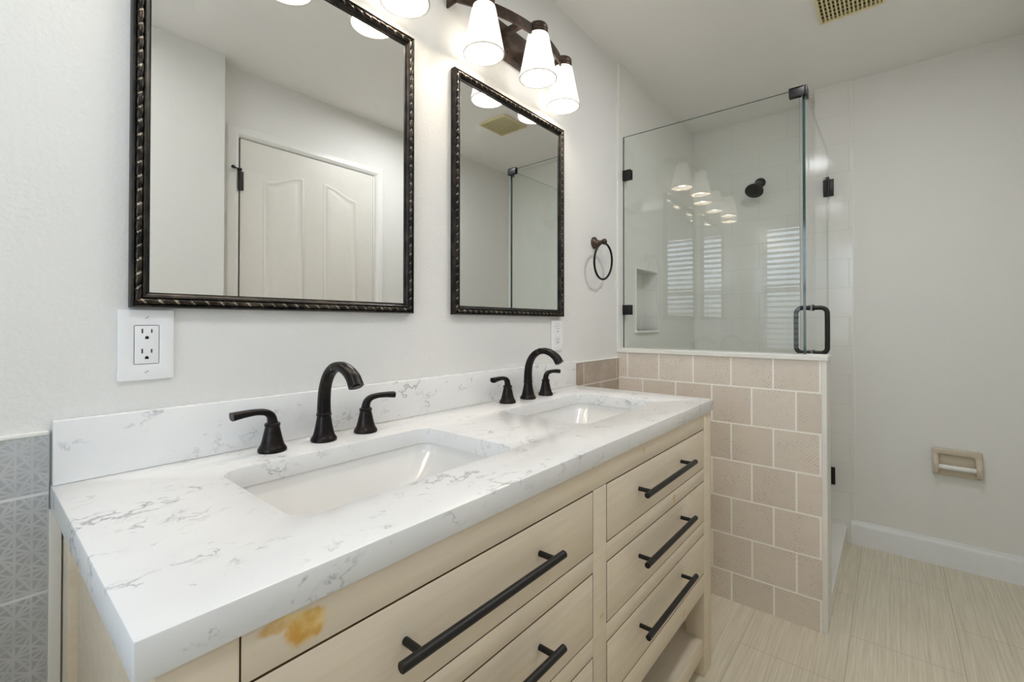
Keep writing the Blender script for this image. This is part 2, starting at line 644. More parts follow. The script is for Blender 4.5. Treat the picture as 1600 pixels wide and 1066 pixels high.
def tag(o, label=None, cat=None, group=None, kind=None):
    for k, v in (('label', label), ('category', cat), ('group', group), ('kind', kind)):
        if v:
            o[k] = v
    return o


def thing(name, label, cat, loc, group=None):
    o = bpy.data.objects.new(name, None)
    o.empty_display_size = 0.05
    COL.objects.link(o)
    o.location = loc
    return tag(o, label, cat, group)


def copy_tree(o, parent=None):
    c = o.copy()
    COL.objects.link(c)
    if parent is not None:
        c.parent = parent
    for ch in list(o.children):
        copy_tree(ch, c)
    return c


def struct(name, mb, mats, label=None, cat=None, smooth=0):
    return tag(mb.build(name, mats, None, smooth), label, cat, None, 'structure')


# ================================================================== SETTING
ZC = 2.444          # ceiling
XR = 3.0            # right wall
XS = 3.18           # end wall inside the shower
YD = -1.525         # wall with the door, behind the camera
YB = -1.44          # wall section left of the door
XP = 2.051          # face of the half wall
YP = -0.85          # free end of the half wall

struct('floor', MB().box(XL - 0.1, YD - 0.1, -0.08, XS + 0.1, 0.1, 0.0), M['floor'], 'pale greige linen-look porcelain tile floor', 'floor')
struct('ceiling', MB().box(XL - 0.1, YD - 0.1, ZC, XS + 0.1, 0.1, ZC + 0.08), M['ceiling'], 'plain off-white ceiling', 'ceiling')
struct('wall_vanity', MB().box(XL - 0.1, 0.0, 0.0, 2.0575, 0.1, ZC), M['wall'], 'off-white textured wall behind the vanity and mirrors', 'wall')
# shower side wall with the niche let into it
NX0, NX1, NZ0, NZ1 = 2.262, 2.540, 1.118, 1.444
mb = MB()
mb.sheet([(2.0575, 0.0), (XS + 0.1, 0.0), (XS + 0.1, ZC), (2.0575, ZC)], [[(NX0, NZ0), (NX1, NZ0), (NX1, NZ1), (NX0, NZ1)]], 0.0, 0.09, lambda u, v, w: (u, w - 0.002, v))
mb.box(2.0575, 0.088, 0.0, XS + 0.1, 0.1, ZC)
struct('wall_shower_side', mb, M['shower_y'], 'white tiled side wall of the shower with a recessed niche', 'wall')
mb = MB()
for a in ((NX0 - 0.008, NZ0 - 0.008, NX0, NZ1 + 0.008), (NX1, NZ0 - 0.008, NX1 + 0.008, NZ1 + 0.008), (NX0, NZ1, NX1, NZ1 + 0.008)):
    mb.box(a[0], -0.006, a[1], a[2], 0.0, a[3], 0.001)
mb.box(NX0 - 0.012, -0.014, NZ0 - 0.014, NX1 + 0.012, 0.0, NZ0, 0.002)
mb.box(NX0, -0.002, NZ0 - 0.004, NX1, 0.0885, NZ0)
struct('trim_1', mb, M['white_trim'], 'white trim and sill around the shower niche', 'trim')
struct('wall_shower_end', MB().box(XS, -0.715, 0.0, XS + 0.1, 0.0, ZC), M['shower_x'], 'white tiled end wall of the shower behind the glass', 'wall')
struct('wall_right_tile', MB().box(XR - 0.006, -0.882, 0.0, XS + 0.1, -0.715, ZC), M['shower_x'], 'narrow white tiled band of wall beside the shower door hinges', 'wall')
struct('wall_right', MB().box(XR, YD - 0.1, 0.0, XS + 0.1, -0.882, ZC), M['wall_plain'], 'plain off-white wall at the right', 'wall')
struct('trim_2', MB().box(XR - 0.0085, -0.886, 0.122, XR, -0.879, ZC - 0.001, 0.0015), M['white_trim'], 'thin white edge strip between tile band and right wall', 'trim')
struct('wall_door', MB().box(0.79, YD - 0.1, 0.0, XR, YD, ZC), M['wall_plain'], 'off-white wall holding the panelled door', 'wall')
struct('wall_door_side', MB().box(XL - 0.1, YD - 0.1, 0.0, 0.79, YB, ZC), M['wall_plain'], 'off-white projecting wall left of the door', 'wall')
mb = MB()
mb.sheet([(YD - 0.1, 0.0), (0.0, 0.0), (0.0, ZC), (YD - 0.1, ZC)], [[(WY0, WZ0), (WY1, WZ0), (WY1, WZ1), (WY0, WZ1)]], 0.0, 0.1, lambda u, v, w: (XL - w, u, v))
struct('wall_left', mb, M['wall'], 'off-white wall with the window', 'wall')

# half wall with tiled face
struct('wall_half', MB().box(XP, YP + 0.003, 0.0, 2.18, 0.0, 1.014), M['pony'], 'half wall faced in taupe speckled tile below the shower glass', 'wall')
struct('trim_3', MB().box(XP - 0.006, YP - 0.004, 1.014, 2.186, 0.0, 1.0326, 0.002), M['white_trim'], 'white stone cap on top of the half wall', 'trim')
struct('trim_4', MB().box(XP - 0.003, YP, 0.0, XP + 0.008, -0.834, 1.014, 0.001), M['white_trim'], 'white vertical edge trim on the corner of the half wall', 'trim')
struct('trim_5', MB().box(XP + 0.008, YP, 0.0, 2.18, YP + 0.004, 1.014, 0.0005), M['wall_plain'], 'narrow end face of the half wall', 'trim')
struct('trim_6', MB().box(2.045, -0.006, 1.0326, 2.068, 0.0, ZC - 0.001, 0.001), M['white_trim'], 'white vertical strip between painted wall and shower tile', 'trim')
struct('trim_7', MB().box(2.18, YP, 0.0, XR - 0.006, -0.715, 0.085, 0.002), M['shower_y'], 'low white tiled curb under the shower door', 'curb')
struct('trim_8', MB().box(2.18, -0.715, 0.0, XS, 0.0, 0.03), M['shower_y'], 'white shower floor inside the enclosure', 'shower floor')

# wainscot tile on the vanity wall
mb = MB().box(XL, -0.008, 0.0, 0.0865, 0.0, 0.975)
struct('trim_9', mb, M['wains_left'], 'grey star-patterned wall tile left of the vanity', 'wall tile')
struct('trim_10', MB().box(XL, -0.010, 0.975, 0.0865, 0.0, 0.982, 0.002), M['white_trim'], 'white edge on top of the grey wall tile', 'trim')
struct('trim_11', MB().box(0.0867, -0.0105, 0.0, 0.1015, 0.0, 0.8575, 0.001), M['white_trim'], 'white strip ending the grey tile beside the vanity', 'trim')
struct('trim_12', MB().box(1.640, -0.008, 0.0, XP, 0.0, 0.984), M['wains_right'], 'taupe wall tile between vanity and half wall', 'wall tile')
struct('trim_13', MB().box(1.640, -0.010, 0.984, XP, 0.0, 0.990, 0.002), M['white_trim'], 'white edge on top of the taupe wall tile', 'trim')


def baseboard(name, along, label):
    prof = [(0, 0), (0.016, 0), (0.016, 0.086), (0.0145, 0.092), (0.0145, 0.099), (0.011, 0.107), (0.0075, 0.114), (0.006, 0.122), (0, 0.122)]
    mb_ = MB()
    mb_.loft([[along(s_, d, z) for d, z in prof] for s_ in (0, 1)])
    return struct(name, mb_, M['baseboard'], label, 'baseboard', smooth=30)


baseboard('baseboard_right', lambda s_, d, z: (XR - d, YD + 0.0 + s_ * (-0.868 - YD), z), 'white moulded baseboard along the right wall')
baseboard('baseboard_door', lambda s_, d, z: (1.733 + s_ * (XR - 0.017 - 1.733), YD + d, z), 'white baseboard along the door wall')

# ------------------------------------------------------------------ window and blind
mb = MB()
for a in ((WY0 - 0.055, WZ0 - 0.055, WY0, WZ1 + 0.055), (WY1, WZ0 - 0.055, WY1 + 0.055, WZ1 + 0.055), (WY0, WZ1, WY1, WZ1 + 0.055), (WY0, WZ0 - 0.055, WY1, WZ0)):
    mb.box(XL, a[0], a[1], XL + 0.014, a[2], a[3], 0.002)
win = struct('window_1', mb, M['white_trim'], 'white framed window with a horizontal blind', 'window')
mb = MB()
zm = (WZ0 + WZ1) / 2 - 0.02
for a in ((WY0, WZ0, WY0 + 0.035, WZ1), (WY1 - 0.035, WZ0, WY1, WZ1), (WY0, WZ1 - 0.035, WY1, WZ1), (WY0, WZ0, WY1, WZ0 + 0.035), (WY0, zm - 0.022, WY1, zm + 0.022)):
    mb.box(XL - 0.085, a[0], a[1], XL - 0.055, a[2], a[3], 0.003)
mb.build('sash', M['white_trim'], win)
MB().box(XL - 0.072, WY0 + 0.03, WZ0 + 0.03, XL - 0.068, WY1 - 0.03, WZ1 - 0.03).build('pane', M['pane'], win)
bl = thing('window_blind', 'white horizontal slat blind hanging in the window', 'blind', (XL - 0.03, (WY0 + WY1) / 2, WZ1))
MB().box(XL - 0.052, WY0 + 0.004, WZ1 - 0.045, XL - 0.006, WY1 - 0.004, WZ1 - 0.002, 0.003).build('headrail', M['blind'], bl)
mb = MB()
z = WZ1 - 0.07
tilt = R(-20)
while z > WZ0 + 0.05:
    dx, dz = 0.024 * math.cos(tilt), 0.024 * math.sin(tilt)
    nx, nz = -math.sin(tilt) * 0.0014, math.cos(tilt) * 0.0014
    xc = XL - 0.029
    sec = [(xc - dx, z + dz), (xc + dx, z - dz), (xc + dx + nx, z - dz + nz), (xc - dx + nx, z + dz + nz)]
    mb.loft([[(px, yy, pz) for px, pz in sec] for yy in (WY0 + 0.008, WY1 - 0.008)])
    z -= 0.050
mb.build('slats', M['blind'], bl, 0)
MB().box(XL - 0.054, WY0 + 0.006, WZ0 + 0.012, XL - 0.004, WY1 - 0.006, WZ0 + 0.030, 0.003).build('bottom_rail', M['blind'], bl)

# ------------------------------------------------------------------ panelled door (seen in the large mirror)
DX0, DX1, DZ = 0.882, 1.655, 2.095
mb = MB()
prof = [(0, 0), (0, 0.012), (0.008, 0.017), (0.036, 0.019), (0.044, 0.014), (0.050, 0.010), (0.055, 0.0)]
cw = 0.055
path_o = [(DX0 - cw, 0), (DX0 - cw, DZ + cw), (DX1 + cw + 0.016, DZ + cw), (DX1 + cw + 0.016, 0)]
sx = (1, 1, -1, -1)
sz = (0, -1, -1, 0)
rings = [[(path_o[k][0] + sx[k] * d, YD + h_, path_o[k][1] + sz[k] * d) for d, h_ in prof] for k in range(4)]
mb.loft(rings)
door = struct('door_1', MB().box(DX0 + 0.0035, YD, 0.008, DX1 - 0.0035, YD + 0.012, DZ - 0.005, 0.0015), M['door'], 'white panelled door with arched upper panels', 'door')
MB().box(DX0 - 0.004, YD, 0.001, DX1 + 0.004, YD + 0.0012, DZ + 0.002).build('door_gap_shade', M['slot'], door)  # dark sheet behind the leaf; its colour stands in for shade in the crack
mb.build('door_casing', M['white_trim'], door, 30)


def door_panel(x0, x1, z0, zl, zr, fl):
    """raised moulding following a panel outline; eyebrow curve when the two top heights differ"""
    def outline(off):
        pts = [(x0 + off, z0 + off), (x1 - off, z0 + off)]
        n = 14
        for i in range(n + 1):
            f = 1 - i / n
            e = f * f * (3 - 2 * f)
            pts.append((x0 + off + (x1 - x0 - 2 * off) * f, zl + (zr - zl) * e - off))
        return pts
    rg = []
    for off, h_ in ((0, 0.0), (0.004, 0.005), (0.010, 0.0065), (0.018, 0.003), (0.030, 0.0015), (0.050, 0.0065), (0.054, 0.0070)):
        rg.append([(px, YD + 0.0115 + h_, pz) for px, pz in outline(off)])
    return MB().loft(rg, True, False, True).build('door_panel', M['door'], door, 50)


door_panel(0.995, 1.212, 0.98, 1.905, 1.965, 0)
door_panel(1.322, 1.540, 0.98, 1.965, 1.905, 1)
door_panel(0.995, 1.212, 0.24, 0.86, 0.86, 0)
door_panel(1.322, 1.540, 0.24, 0.86, 0.86, 0)
for hz in (1.875, 1.05, 0.25):
    hb = MB().cyl((DX0 - 0.002, YD + 0.019, hz - 0.052), (DX0 - 0.002, YD + 0.019, hz + 0.052), 0.007, bev=0.002)
    hb.box(DX0 - 0.006, YD + 0.010, hz - 0.048, DX0 + 0.018, YD + 0.0145, hz + 0.048, 0.001)
    ho = hb.build('door_hinge', M['black'], door)
    if hz > 1.8:
        sb = MB().cyl((DX0 - 0.002, YD + 0.019, hz + 0.052), (DX0 - 0.002, YD + 0.019, hz + 0.060), 0.010)
        sb.cyl((DX0 - 0.002, YD + 0.022, hz + 0.054), (DX0 - 0.036, YD + 0.040, hz + 0.054), 0.0035)
        sb.cyl((DX0 - 0.034, YD + 0.039, hz + 0.054), (DX0 - 0.044, YD + 0.044, hz + 0.054), 0.008)
        sb.build('hinge_stop', M['black'], ho)
kb = MB().cyl((DX1 - 0.06, YD + 0.012, 0.95), (DX1 - 0.06, YD + 0.018, 0.95), 0.03, bev=0.002)
kb.cyl((DX1 - 0.06, YD + 0.018, 0.95), (DX1 - 0.06, YD + 0.05, 0.95), 0.011)
kb.lathe([(0.012, 0), (0.024, 0.006), (0.028, 0.016), (0.022, 0.027), (0.006, 0.031)], (DX1 - 0.06, YD + 0.045, 0.95), (0, 1, 0))
kb.build('door_knob', M['black'], door)

# ================================================================== VANITY
VX0, VX1 = 0.103, 1.622
YF = -0.562
ZT = 0.8575
CL, CM0, CM1, CR = 0.168, 0.8305, 0.8870, 1.5500   # stiles
van = thing('bathroom_vanity', 'whitewashed wooden double vanity with six drawers and an open bottom shelf', 'vanity', (0.862, -0.28, 0.0))
W = M['wood']
for (a, b_, c, d) in ((VX0, YF, CL, YF + 0.06), (CR, YF, VX1, YF + 0.06), (VX0, -0.075, CL, -0.012), (CR, -0.075, VX1, -0.012)):
    MB().box(a, b_, 0.0, c, d, ZT, 0.002).build('leg', W, van)
g = 0.0013
rows = [(0.6800, 0.8085), (0.5072, 0.6400), (0.3372, 0.4682)]
mb = MB()
mb.box(CL + g, YF, 0.8085 + 0.0, CR - 0.0005, YF + 0.021, ZT, 0.001)                      # top rail
mb.box(CM0, YF, 0.3372, CM1, YF + 0.021, 0.8075, 0.001)                                   # middle stile
for x0, x1 in ((CL + 0.0003, CM0 - 0.0004), (CM1 + 0.0004, CR - 0.0003)):
    mb.box(x0, YF, 0.6400, x1, YF + 0.021, 0.6800, 0.001)
    mb.box(x0, YF, 0.4682, x1, YF + 0.021, 0.5072, 0.001)
mb.box(CL + 0.0003, YF, 0.2770, CR - 0.0003, YF + 0.021, 0.3365, 0.001)                   # bottom rail
mb.seams().build('face_frame', [W, M['glaze']], van)
for x0, x1 in ((VX0 + 0.010, VX0 + 0.024), (VX1 - 0.024, VX1 - 0.010)):
    MB().box(x0, YF + 0.055, 0.277, x1, -0.07, ZT, 0.001).build('side_panel', W, van)
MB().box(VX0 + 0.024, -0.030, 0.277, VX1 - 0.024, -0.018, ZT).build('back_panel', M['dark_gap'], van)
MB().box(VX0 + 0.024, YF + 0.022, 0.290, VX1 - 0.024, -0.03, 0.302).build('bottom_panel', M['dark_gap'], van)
mb = MB()
mb.box(VX0 + 0.012, YF + 0.006, 0.064, VX1 - 0.012, -0.02, 0.120, 0.001)
mb.build('shelf', W, van)
for x0, x1 in ((VX0 + 0.004, VX0 + 0.018), (VX1 - 0.018, VX1 - 0.004)):
    MB().box(x0, YF + 0.055, 0.118, x1, YF + 0.075, 0.277).build('side_brace', W, van)


def pull(x0, x1, z, p0, p1, parent):
    b_ = MB()
    b_.cyl((x0, YF - 0.034, z), (x1, YF - 0.034, z), 0.0068, bev=0.001)
    for px in (p0, p1):
        b_.cyl((px, YF + 0.0002, z), (px, YF - 0.033, z), 0.0052)
    return b_.build('handle', M['black'], parent)


gp = 0.0026
for ci, (x0, x1) in enumerate(((CL, CM0), (CM1, CR))):
    for ri, (z0, z1) in enumerate(rows):
        b_ = MB().box(x0 + gp, YF, z0 + gp, x1 - gp, YF + 0.019, z1 - gp, 0.0006)
        d_ = b_.seams().build('drawer', [W, M['glaze']], van)
        zc_ = (0.7512, 0.5885, 0.4180)[ri]
        cx = (0.4985, 1.1920)[ci] if ri < 2 or ci == 0 else 1.1970
        hw = 0.172
        pull(cx - hw, cx + hw, zc_, cx - hw + 0.032, cx + hw - 0.026, d_)
        bx = MB()
        bx.box(x0 + 0.02, YF + 0.019, z0 + 0.014, x1 - 0.02, YF + 0.030, z1 - 0.02)
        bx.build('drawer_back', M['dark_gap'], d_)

# countertop, with the two cut-outs
TX0, TX1, TY, TZ0, TZ1 = 0.0879, 1.637, -0.5673, 0.8583, 0.8955
S1, S2 = 0.507, 1.236
HX, SYB, SYF = 0.2275, -0.146, -0.437
holes = [rrect(c - HX, SYF, c + HX, SYB, 0.036) for c in (S1, S2)]
mb = MB()
mb.sheet([(TX0, TY), (TX1, TY), (TX1, -0.0012), (TX0, -0.0012)], holes, TZ0, TZ1, lambda u, v, w: (u, v, w), bev=0.0022)
tag(mb.build('countertop', M['quartz'], None, 40), 'long white quartz countertop with grey veins and two sink cut-outs', 'countertop')
tag(MB().box(TX0 + 0.0015, -0.021, TZ1 + 0.0002, TX1, -0.0008, TZ1 + 0.1015, 0.0015).build('backsplash', M['quartz'], None), 'low white veined quartz backsplash standing on the countertop against the wall', 'backsplash')


def make_sink(cx, label):
    s_ = thing('sink', label, 'sink', (cx, (SYB + SYF) / 2, TZ0), 'undermount sinks')
    cyy = (SYB + SYF) / 2
    hy = (SYB - SYF) / 2
    levels = [(0.262, hy + 0.03, 0.045, TZ0 - 0.0004), (HX + 0.003, hy + 0.003, 0.040, TZ0 - 0.0005), (HX + 0.002, hy + 0.002, 0.040, 0.846), (HX - 0.002, hy - 0.002, 0.042, 0.838),
              (HX - 0.060, hy - 0.026, 0.042, 0.790), (HX - 0.098, hy - 0.042, 0.042, 0.757), (HX - 0.112, hy - 0.054, 0.04, 0.750), (HX - 0.14, hy - 0.08, 0.035, 0.748), (0.03, 0.03, 0.0299, 0.7455)]
    rg = []
    for hx_, hy_, r_, z_ in levels:
        rg.append([(cx + px, cyy + py, z_) for px, py in rrect(-hx_, -hy_, hx_, hy_, r_, 8)])
    outer = [(0.262, hy + 0.03, 0.045, TZ0 - 0.0004), (0.262, hy + 0.03, 0.045, TZ0 - 0.012), (HX + 0.012, hy + 0.012, 0.04, TZ0 - 0.02), (HX - 0.086, hy - 0.03, 0.042, 0.745), (0.03, 0.03, 0.0299, 0.735)]
    ro_ = [[(cx + px, cyy + py, z_) for px, py in rrect(-hx_, -hy_, hx_, hy_, r_, 8)] for hx_, hy_, r_, z_ in outer]
    MB().loft(list(reversed(rg)) + ro_[1:], True, True, True).build('basin', M['porcelain'], s_, 50)
    dr = MB().lathe([(0.004, 0.0), (0.028, 0.0), (0.030, 0.002), (0.022, 0.0035), (0.004, 0.004)], (cx, cyy, 0.7456))
    dr.build('drain', M['bronze'], s_)
    return s_


make_sink(S1, 'white rectangular undermount sink nearest the camera, below the nearer faucet')
make_sink(S2, 'white rectangular undermount sink at the far end of the counter')


def make_faucet(cx, label):
    f_ = thing('faucet', label, 'faucet', (cx, -0.076, TZ1), 'widespread bronze faucets')
    z0 = TZ1
    y0 = -0.076
    base = [(0.0268, 0.0), (0.0275, 0.0025), (0.0272, 0.006), (0.0248, 0.0095), (0.0225, 0.013), (0.0200, 0.022), (0.0172, 0.036), (0.0150, 0.050), (0.0145, 0.054),
            (0.0158, 0.0555), (0.0158, 0.0600), (0.0142, 0.0615)]
    b_ = MB().lathe(base, (cx, y0, z0))
    # gooseneck, a flattened tube that widens a little at the mouth
    ctrl = [(0, z0 + 0.055), (0, z0 + 0.085), (-0.005, z0 + 0.118), (-0.020, z0 + 0.145), (-0.043, z0 + 0.1615), (-0.070, z0 + 0.1660), (-0.095, z0 + 0.1600), (-0.116, z0 + 0.1470), (-0.1290, z0 + 0.1290)]
    n = 44
    pth = [(cx, y0 + q.x, q.y) for q in smooth_path([(a, b2, 0) for a, b2 in ctrl], n)]
    wid = lerp_list([0.0138, 0.0128, 0.0122, 0.0120, 0.0122, 0.0128, 0.0136, 0.0146, 0.0152], n)
    thk = lerp_list([0.0138, 0.0128, 0.0118, 0.0110, 0.0106, 0.0105, 0.0108, 0.0116, 0.0125], n)
    b_.sweep(pth, wid, thk, upv=(0, -1, 0.35), seg=28, pw=2.7)
    sp = b_.build('spout', M['bronze'], f_, 40)
    e0, e1 = Vector(pth[-1]), Vector(pth[-2])
    dr = (e0 - e1).normalized()
    MB().cyl(e0 - dr * 0.002, e0 + dr * 0.002, 0.0085).build('aerator', M['frame'], sp)
    hb = [(0.0262, 0.0), (0.0270, 0.0025), (0.0266, 0.006), (0.0240, 0.010), (0.0216, 0.014), (0.0188, 0.024), (0.0160, 0.037), (0.0138, 0.047), (0.0134, 0.0495),
          (0.0146, 0.051), (0.0146, 0.0555), (0.0125, 0.057)]
    for sgn, hx_ in ((-1, cx - 0.1085), (1, cx + 0.1035)):
        h_ = MB().lathe(hb, (hx_, y0, z0)).build('faucet_handle', M['bronze'], f_, 40)
        cp = [(0, 0.052), (0.0005, 0.062), (0.004, 0.072), (0.014, 0.0795), (0.032, 0.0825), (0.054, 0.0820), (0.0755, 0.0800)]
        pp = [(hx_ + sgn * q.x, y0 - 0.004 * (q.x / 0.075), z0 + q.y) for q in smooth_path([(a, b2, 0) for a, b2 in cp], 30)]
        wd = lerp_list([0.0100, 0.0092, 0.0088, 0.0086, 0.0088, 0.0098, 0.0110], 30)
        th = lerp_list([0.0100, 0.0088, 0.0078, 0.0066, 0.0060, 0.0068, 0.0080], 30)
        MB().sweep(pp, wd, th, upv=(-sgn * 0.6, 0, 1), seg=22, pw=2.8).build('lever', M['bronze'], h_, 40)
    return f_


make_faucet(0.506, 'oil-rubbed bronze gooseneck faucet with two levers behind the nearer sink')
make_faucet(1.238, 'oil-rubbed bronze gooseneck faucet with two levers behind the far sink')


# ================================================================== MIRRORS
def make_mirror(x0, x1, z0, z1, label):
    t_ = thing('wall_mirror', label, 'mirror', ((x0 + x1) / 2, -0.001, z0), 'framed vanity mirrors')
    prof = [(0, 0.0), (0, 0.0165), (0.0018, 0.0200), (0.0040, 0.0208), (0.0058, 0.0185), (0.0068, 0.0150), (0.0178, 0.0150), (0.0190, 0.0190), (0.0208, 0.0205), (0.0226, 0.0195), (0.0242, 0.0160), (0.0285, 0.0130), (0.0305, 0.0125), (0.0305, 0.004)]
    prof = [(d * 0.90, h_) for d, h_ in prof]
    cor = [(x0, z0, 1, 1), (x1, z0, -1, 1), (x1, z1, -1, -1), (x0, z1, 1, -1)]
    rg = [[(cx + sx_ * d, -0.001 - h_, cz + sz_ * d) for d, h_ in prof] for cx, cz, sx_, sz_ in cor]
    rg.append(rg[0])
    fr_ = MB().loft(rg, True, False, False).build('frame', M['frame'], t_, 30)
    # twisted rope bead let into the frame
    b_ = MB()
    dd, hh, r0 = 0.0111, 0.0158, 0.0060
    pitch = 0.0245
    cc = [(cx + sx_ * dd, cz + sz_ * dd) for cx, cz, sx_, sz_ in cor]
    for k in range(4):
        a, c = Vector(cc[k]), Vector(cc[(k + 1) % 4])
        L = (c - a).length
        dr = (c - a) / L
        nn = Vector((-dr.y, dr.x))
        n = int(L / 0.0026)
        rg = []
        for i in range(n + 1):
            s_ = L * i / n
            p = a + dr * s_
            ring = []
            for j in range(18):
                an = 2 * PI * j / 18
                ph = (s_ / pitch - an / (2 * PI)) % 1.0
                rr = r0 * (0.62 + 0.40 * math.sin(PI * ph) ** 0.55)
                ring.append((p.x + nn.x * rr * math.cos(an), -0.001 - hh - rr * math.sin(an), p.y + nn.y * rr * math.cos(an)))
            rg.append(ring)
        k0 = len(b_.bm.faces)
        b_.loft(rg)
        b_.bm.faces.ensure_lookup_table()
        for i in range(n):
            for j in range(18):
                ph = (L * (i + 0.5) / n / pitch - (j + 0.5) / 18) % 1.0
                if ph < 0.10 or ph > 0.97:                      # rubbed metal showing in the twist
                    b_.bm.faces[k0 + i * 18 + j].material_index = 1
    b_.build('rope_bead', [M['rope'], M['rubbed']], fr_, 40)
    MB().box(x0 + 0.024, -0.0105, z0 + 0.024, x1 - 0.024, -0.0025, z1 - 0.024).build('mirror_glass', M['mirror'], t_, 0)
    return t_


make_mirror(0.1833, 0.7950, 1.1803, 1.9450, 'large dark-framed mirror above the near sink, reflecting the white door')
make_mirror(0.9480, 1.5480, 1.1803, 1.9360, 'dark-framed mirror above the far sink, reflecting the ceiling vent and shower glass')


# ================================================================== VANITY LIGHTS
def make_light(cx, label):
    t_ = thing('vanity_light', label, 'light fixture', (cx, -0.001, 2.12), 'three-lamp vanity lights')
    MB().box(cx - 0.115, -0.020, 2.068, cx + 0.115, -0.001, 2.185, 0.004).build('backplate', M['brown_metal'], t_)
    def yb(dx):
        return -0.1255 + 0.936 * dx * dx
    rg = []
    for i in range(41):
        dx = -0.30 + 0.60 * i / 40
        y_ = yb(dx)
        rg.append([(cx + dx, y_ - 0.003, 2.112), (cx + dx, y_ + 0.004, 2.112), (cx + dx, y_ + 0.004, 2.146), (cx + dx, y_ - 0.003, 2.146)])
    bar = MB().loft(rg).build('curved_bar', M['brown_metal'], t_, 30)
    for s_ in (-1, 1):
        MB().box(cx + s_ * 0.075 - 0.008, yb(0.075) + 0.002, 2.118, cx + s_ * 0.075 + 0.008, -0.018, 2.140, 0.001).build('bracket', M['brown_metal'], bar)
        MB().box(cx + s_ * 0.297 - 0.003, yb(0.297), 2.112, cx + s_ * 0.297 + 0.003, -0.001, 2.146, 0.0005).build('end_cap', M['brown_metal'], bar)
    MB().cyl((cx - 0.035, -0.019, 2.088), (cx - 0.035, -0.026, 2.088), 0.005, bev=0.001).build('screw', M['brown_metal'], t_)
    for k in (-1, 0, 1):
        x_ = cx + k * 0.218
        y_ = -0.1255 if k == 0 else -0.0808
        z_ = 1.977
        sk = MB().lathe([(0.010, 0.0), (0.0325, 0.0), (0.0335, 0.003), (0.0320, 0.0085), (0.0325, 0.010), (0.0335, 0.0125), (0.0320, 0.0185), (0.0325, 0.020), (0.0335, 0.0225), (0.0325, 0.030),
                         (0.0300, 0.034), (0.020, 0.0365), (0.008, 0.038)], (x_, y_, z_ + 0.145))
        sk = sk.build('socket', M['brown_metal'], t_)
        sh = MB().lathe([(0.0602, 0.0), (0.0620, 0.0008), (0.0625, 0.003), (0.0610, 0.012), (0.0370, 0.138), (0.0352, 0.1445), (0.0290, 0.1475), (0.0285, 0.144), (0.0335, 0.138), (0.0590, 0.008), (0.0602, 0.0)],
                        (x_, y_, z_), cap0=False, cap1=False)
        sh = sh.build('lamp_shade', M['shade'], t_, 50)
        MB().lathe([(0.0590, 0.0040), (0.0622, 0.0036), (0.0636, 0.0018), (0.0634, -0.0008), (0.0612, -0.0016), (0.0588, -0.0006), (0.0584, 0.0022), (0.0590, 0.0040)], (x_, y_, z_), cap0=False, cap1=False).build('rim', M['rim'], sh, 60)
        bu = MB().lathe([(0.0115, 0.140), (0.013, 0.118), (0.017, 0.108), (0.019, 0.100), (0.016, 0.092), (0.008, 0.0875), (0.002, 0.0865)], (x_, y_, z_))
        bu.build('bulb', M['bulb'], sk, 60)
        ld = bpy.data.lights.new('lamp_light', 'POINT')
        ld.energy = LAMP_W
        ld.color = LAMP_COL
        ld.shadow_soft_size = 0.038
        lo = bpy.data.objects.new('lamp_light', ld)
        COL.objects.link(lo)
        lo.location = (x_, y_, z_ + 0.045)
    return t_


make_light(0.498, 'bronze three-lamp fixture above the large near mirror, only its last white shade in frame')
make_light(1.2282, 'bronze three-lamp fixture with white cone shades above the far mirror')


# ================================================================== OUTLETS
def make_outlet(x0, x1, z0, z1, gfci, label):
    cx, cz = (x0 + x1) / 2, (z0 + z1) / 2
    t_ = thing('wall_outlet', label, 'outlet', (cx, -0.0005, cz), 'white wall outlets')
    iw, ih = 0.0174, 0.0342
    pl_ = MB()
    pl_.sheet(rrect(x0, z0, x1, z1, 0.003, 3), [rrect(cx - iw - 0.0008, cz - ih - 0.0008, cx + iw + 0.0008, cz + ih + 0.0008, 0.002, 3)], 0.0, 0.0058, lambda u, v, w: (u, -0.0005 - w, v), bev=0.0016)
    plate = pl_.build('cover_plate', M['plastic'], t_, 30)
    ins = MB()
    ins.box(cx - iw, -0.0068, cz - ih, cx + iw, -0.0005, cz + ih, 0.0012)
    ins.box(cx - iw - 0.002, -0.0016, cz - ih - 0.002, cx + iw + 0.002, -0.0005, cz + ih + 0.002, mi=1)
    ins = ins.build('receptacle', [M['plastic'], M['slot']], t_, 30)
    for dz in (-0.0165, 0.0195) if not gfci else (-0.021, 0.021):
        sl = MB()
        sl.box(cx - 0.0078, -0.0070, cz + dz + 0.001, cx - 0.0056, -0.0040, cz + dz + 0.0092)
        sl.box(cx + 0.0058, -0.0070, cz + dz + 0.0016, cx + 0.0078, -0.0040, cz + dz + 0.0086)
        sl.cyl((cx, -0.0040, cz + dz - 0.0065), (cx, -0.0070, cz + dz - 0.0065), 0.0027, seg=16)
        sl.box(cx - 0.0027, -0.0070, cz + dz - 0.0092, cx + 0.0027, -0.0040, cz + dz - 0.0065)
        sl.build('socket_slots', M['slot'], ins, 0)
    if gfci:
        for dz in (-0.004, 0.004):
            MB().box(cx - 0.008, -0.0078, cz + dz - 0.003, cx + 0.008, -0.0060, cz + dz + 0.003, 0.0005).build('button', M['plastic'], ins)
    for dz in (-0.0487, 0.0487):
        s_ = MB().cyl((cx, -0.0060, cz + dz), (cx, -0.0070, cz + dz), 0.0036, bev=0.0004, seg=18)
        a = Vector((math.cos(R(35)), 0, math.sin(R(35)))) * 0.0032
        c = Vector((cx, -0.0072, cz + dz))
        s_.sweep([c - a, c + a], 0.0004, 0.0003, upv=(0, 1, 0), seg=8, mi=1)
        s_.build('screw', [M['plastic'], M['slot']], plate)
    return t_


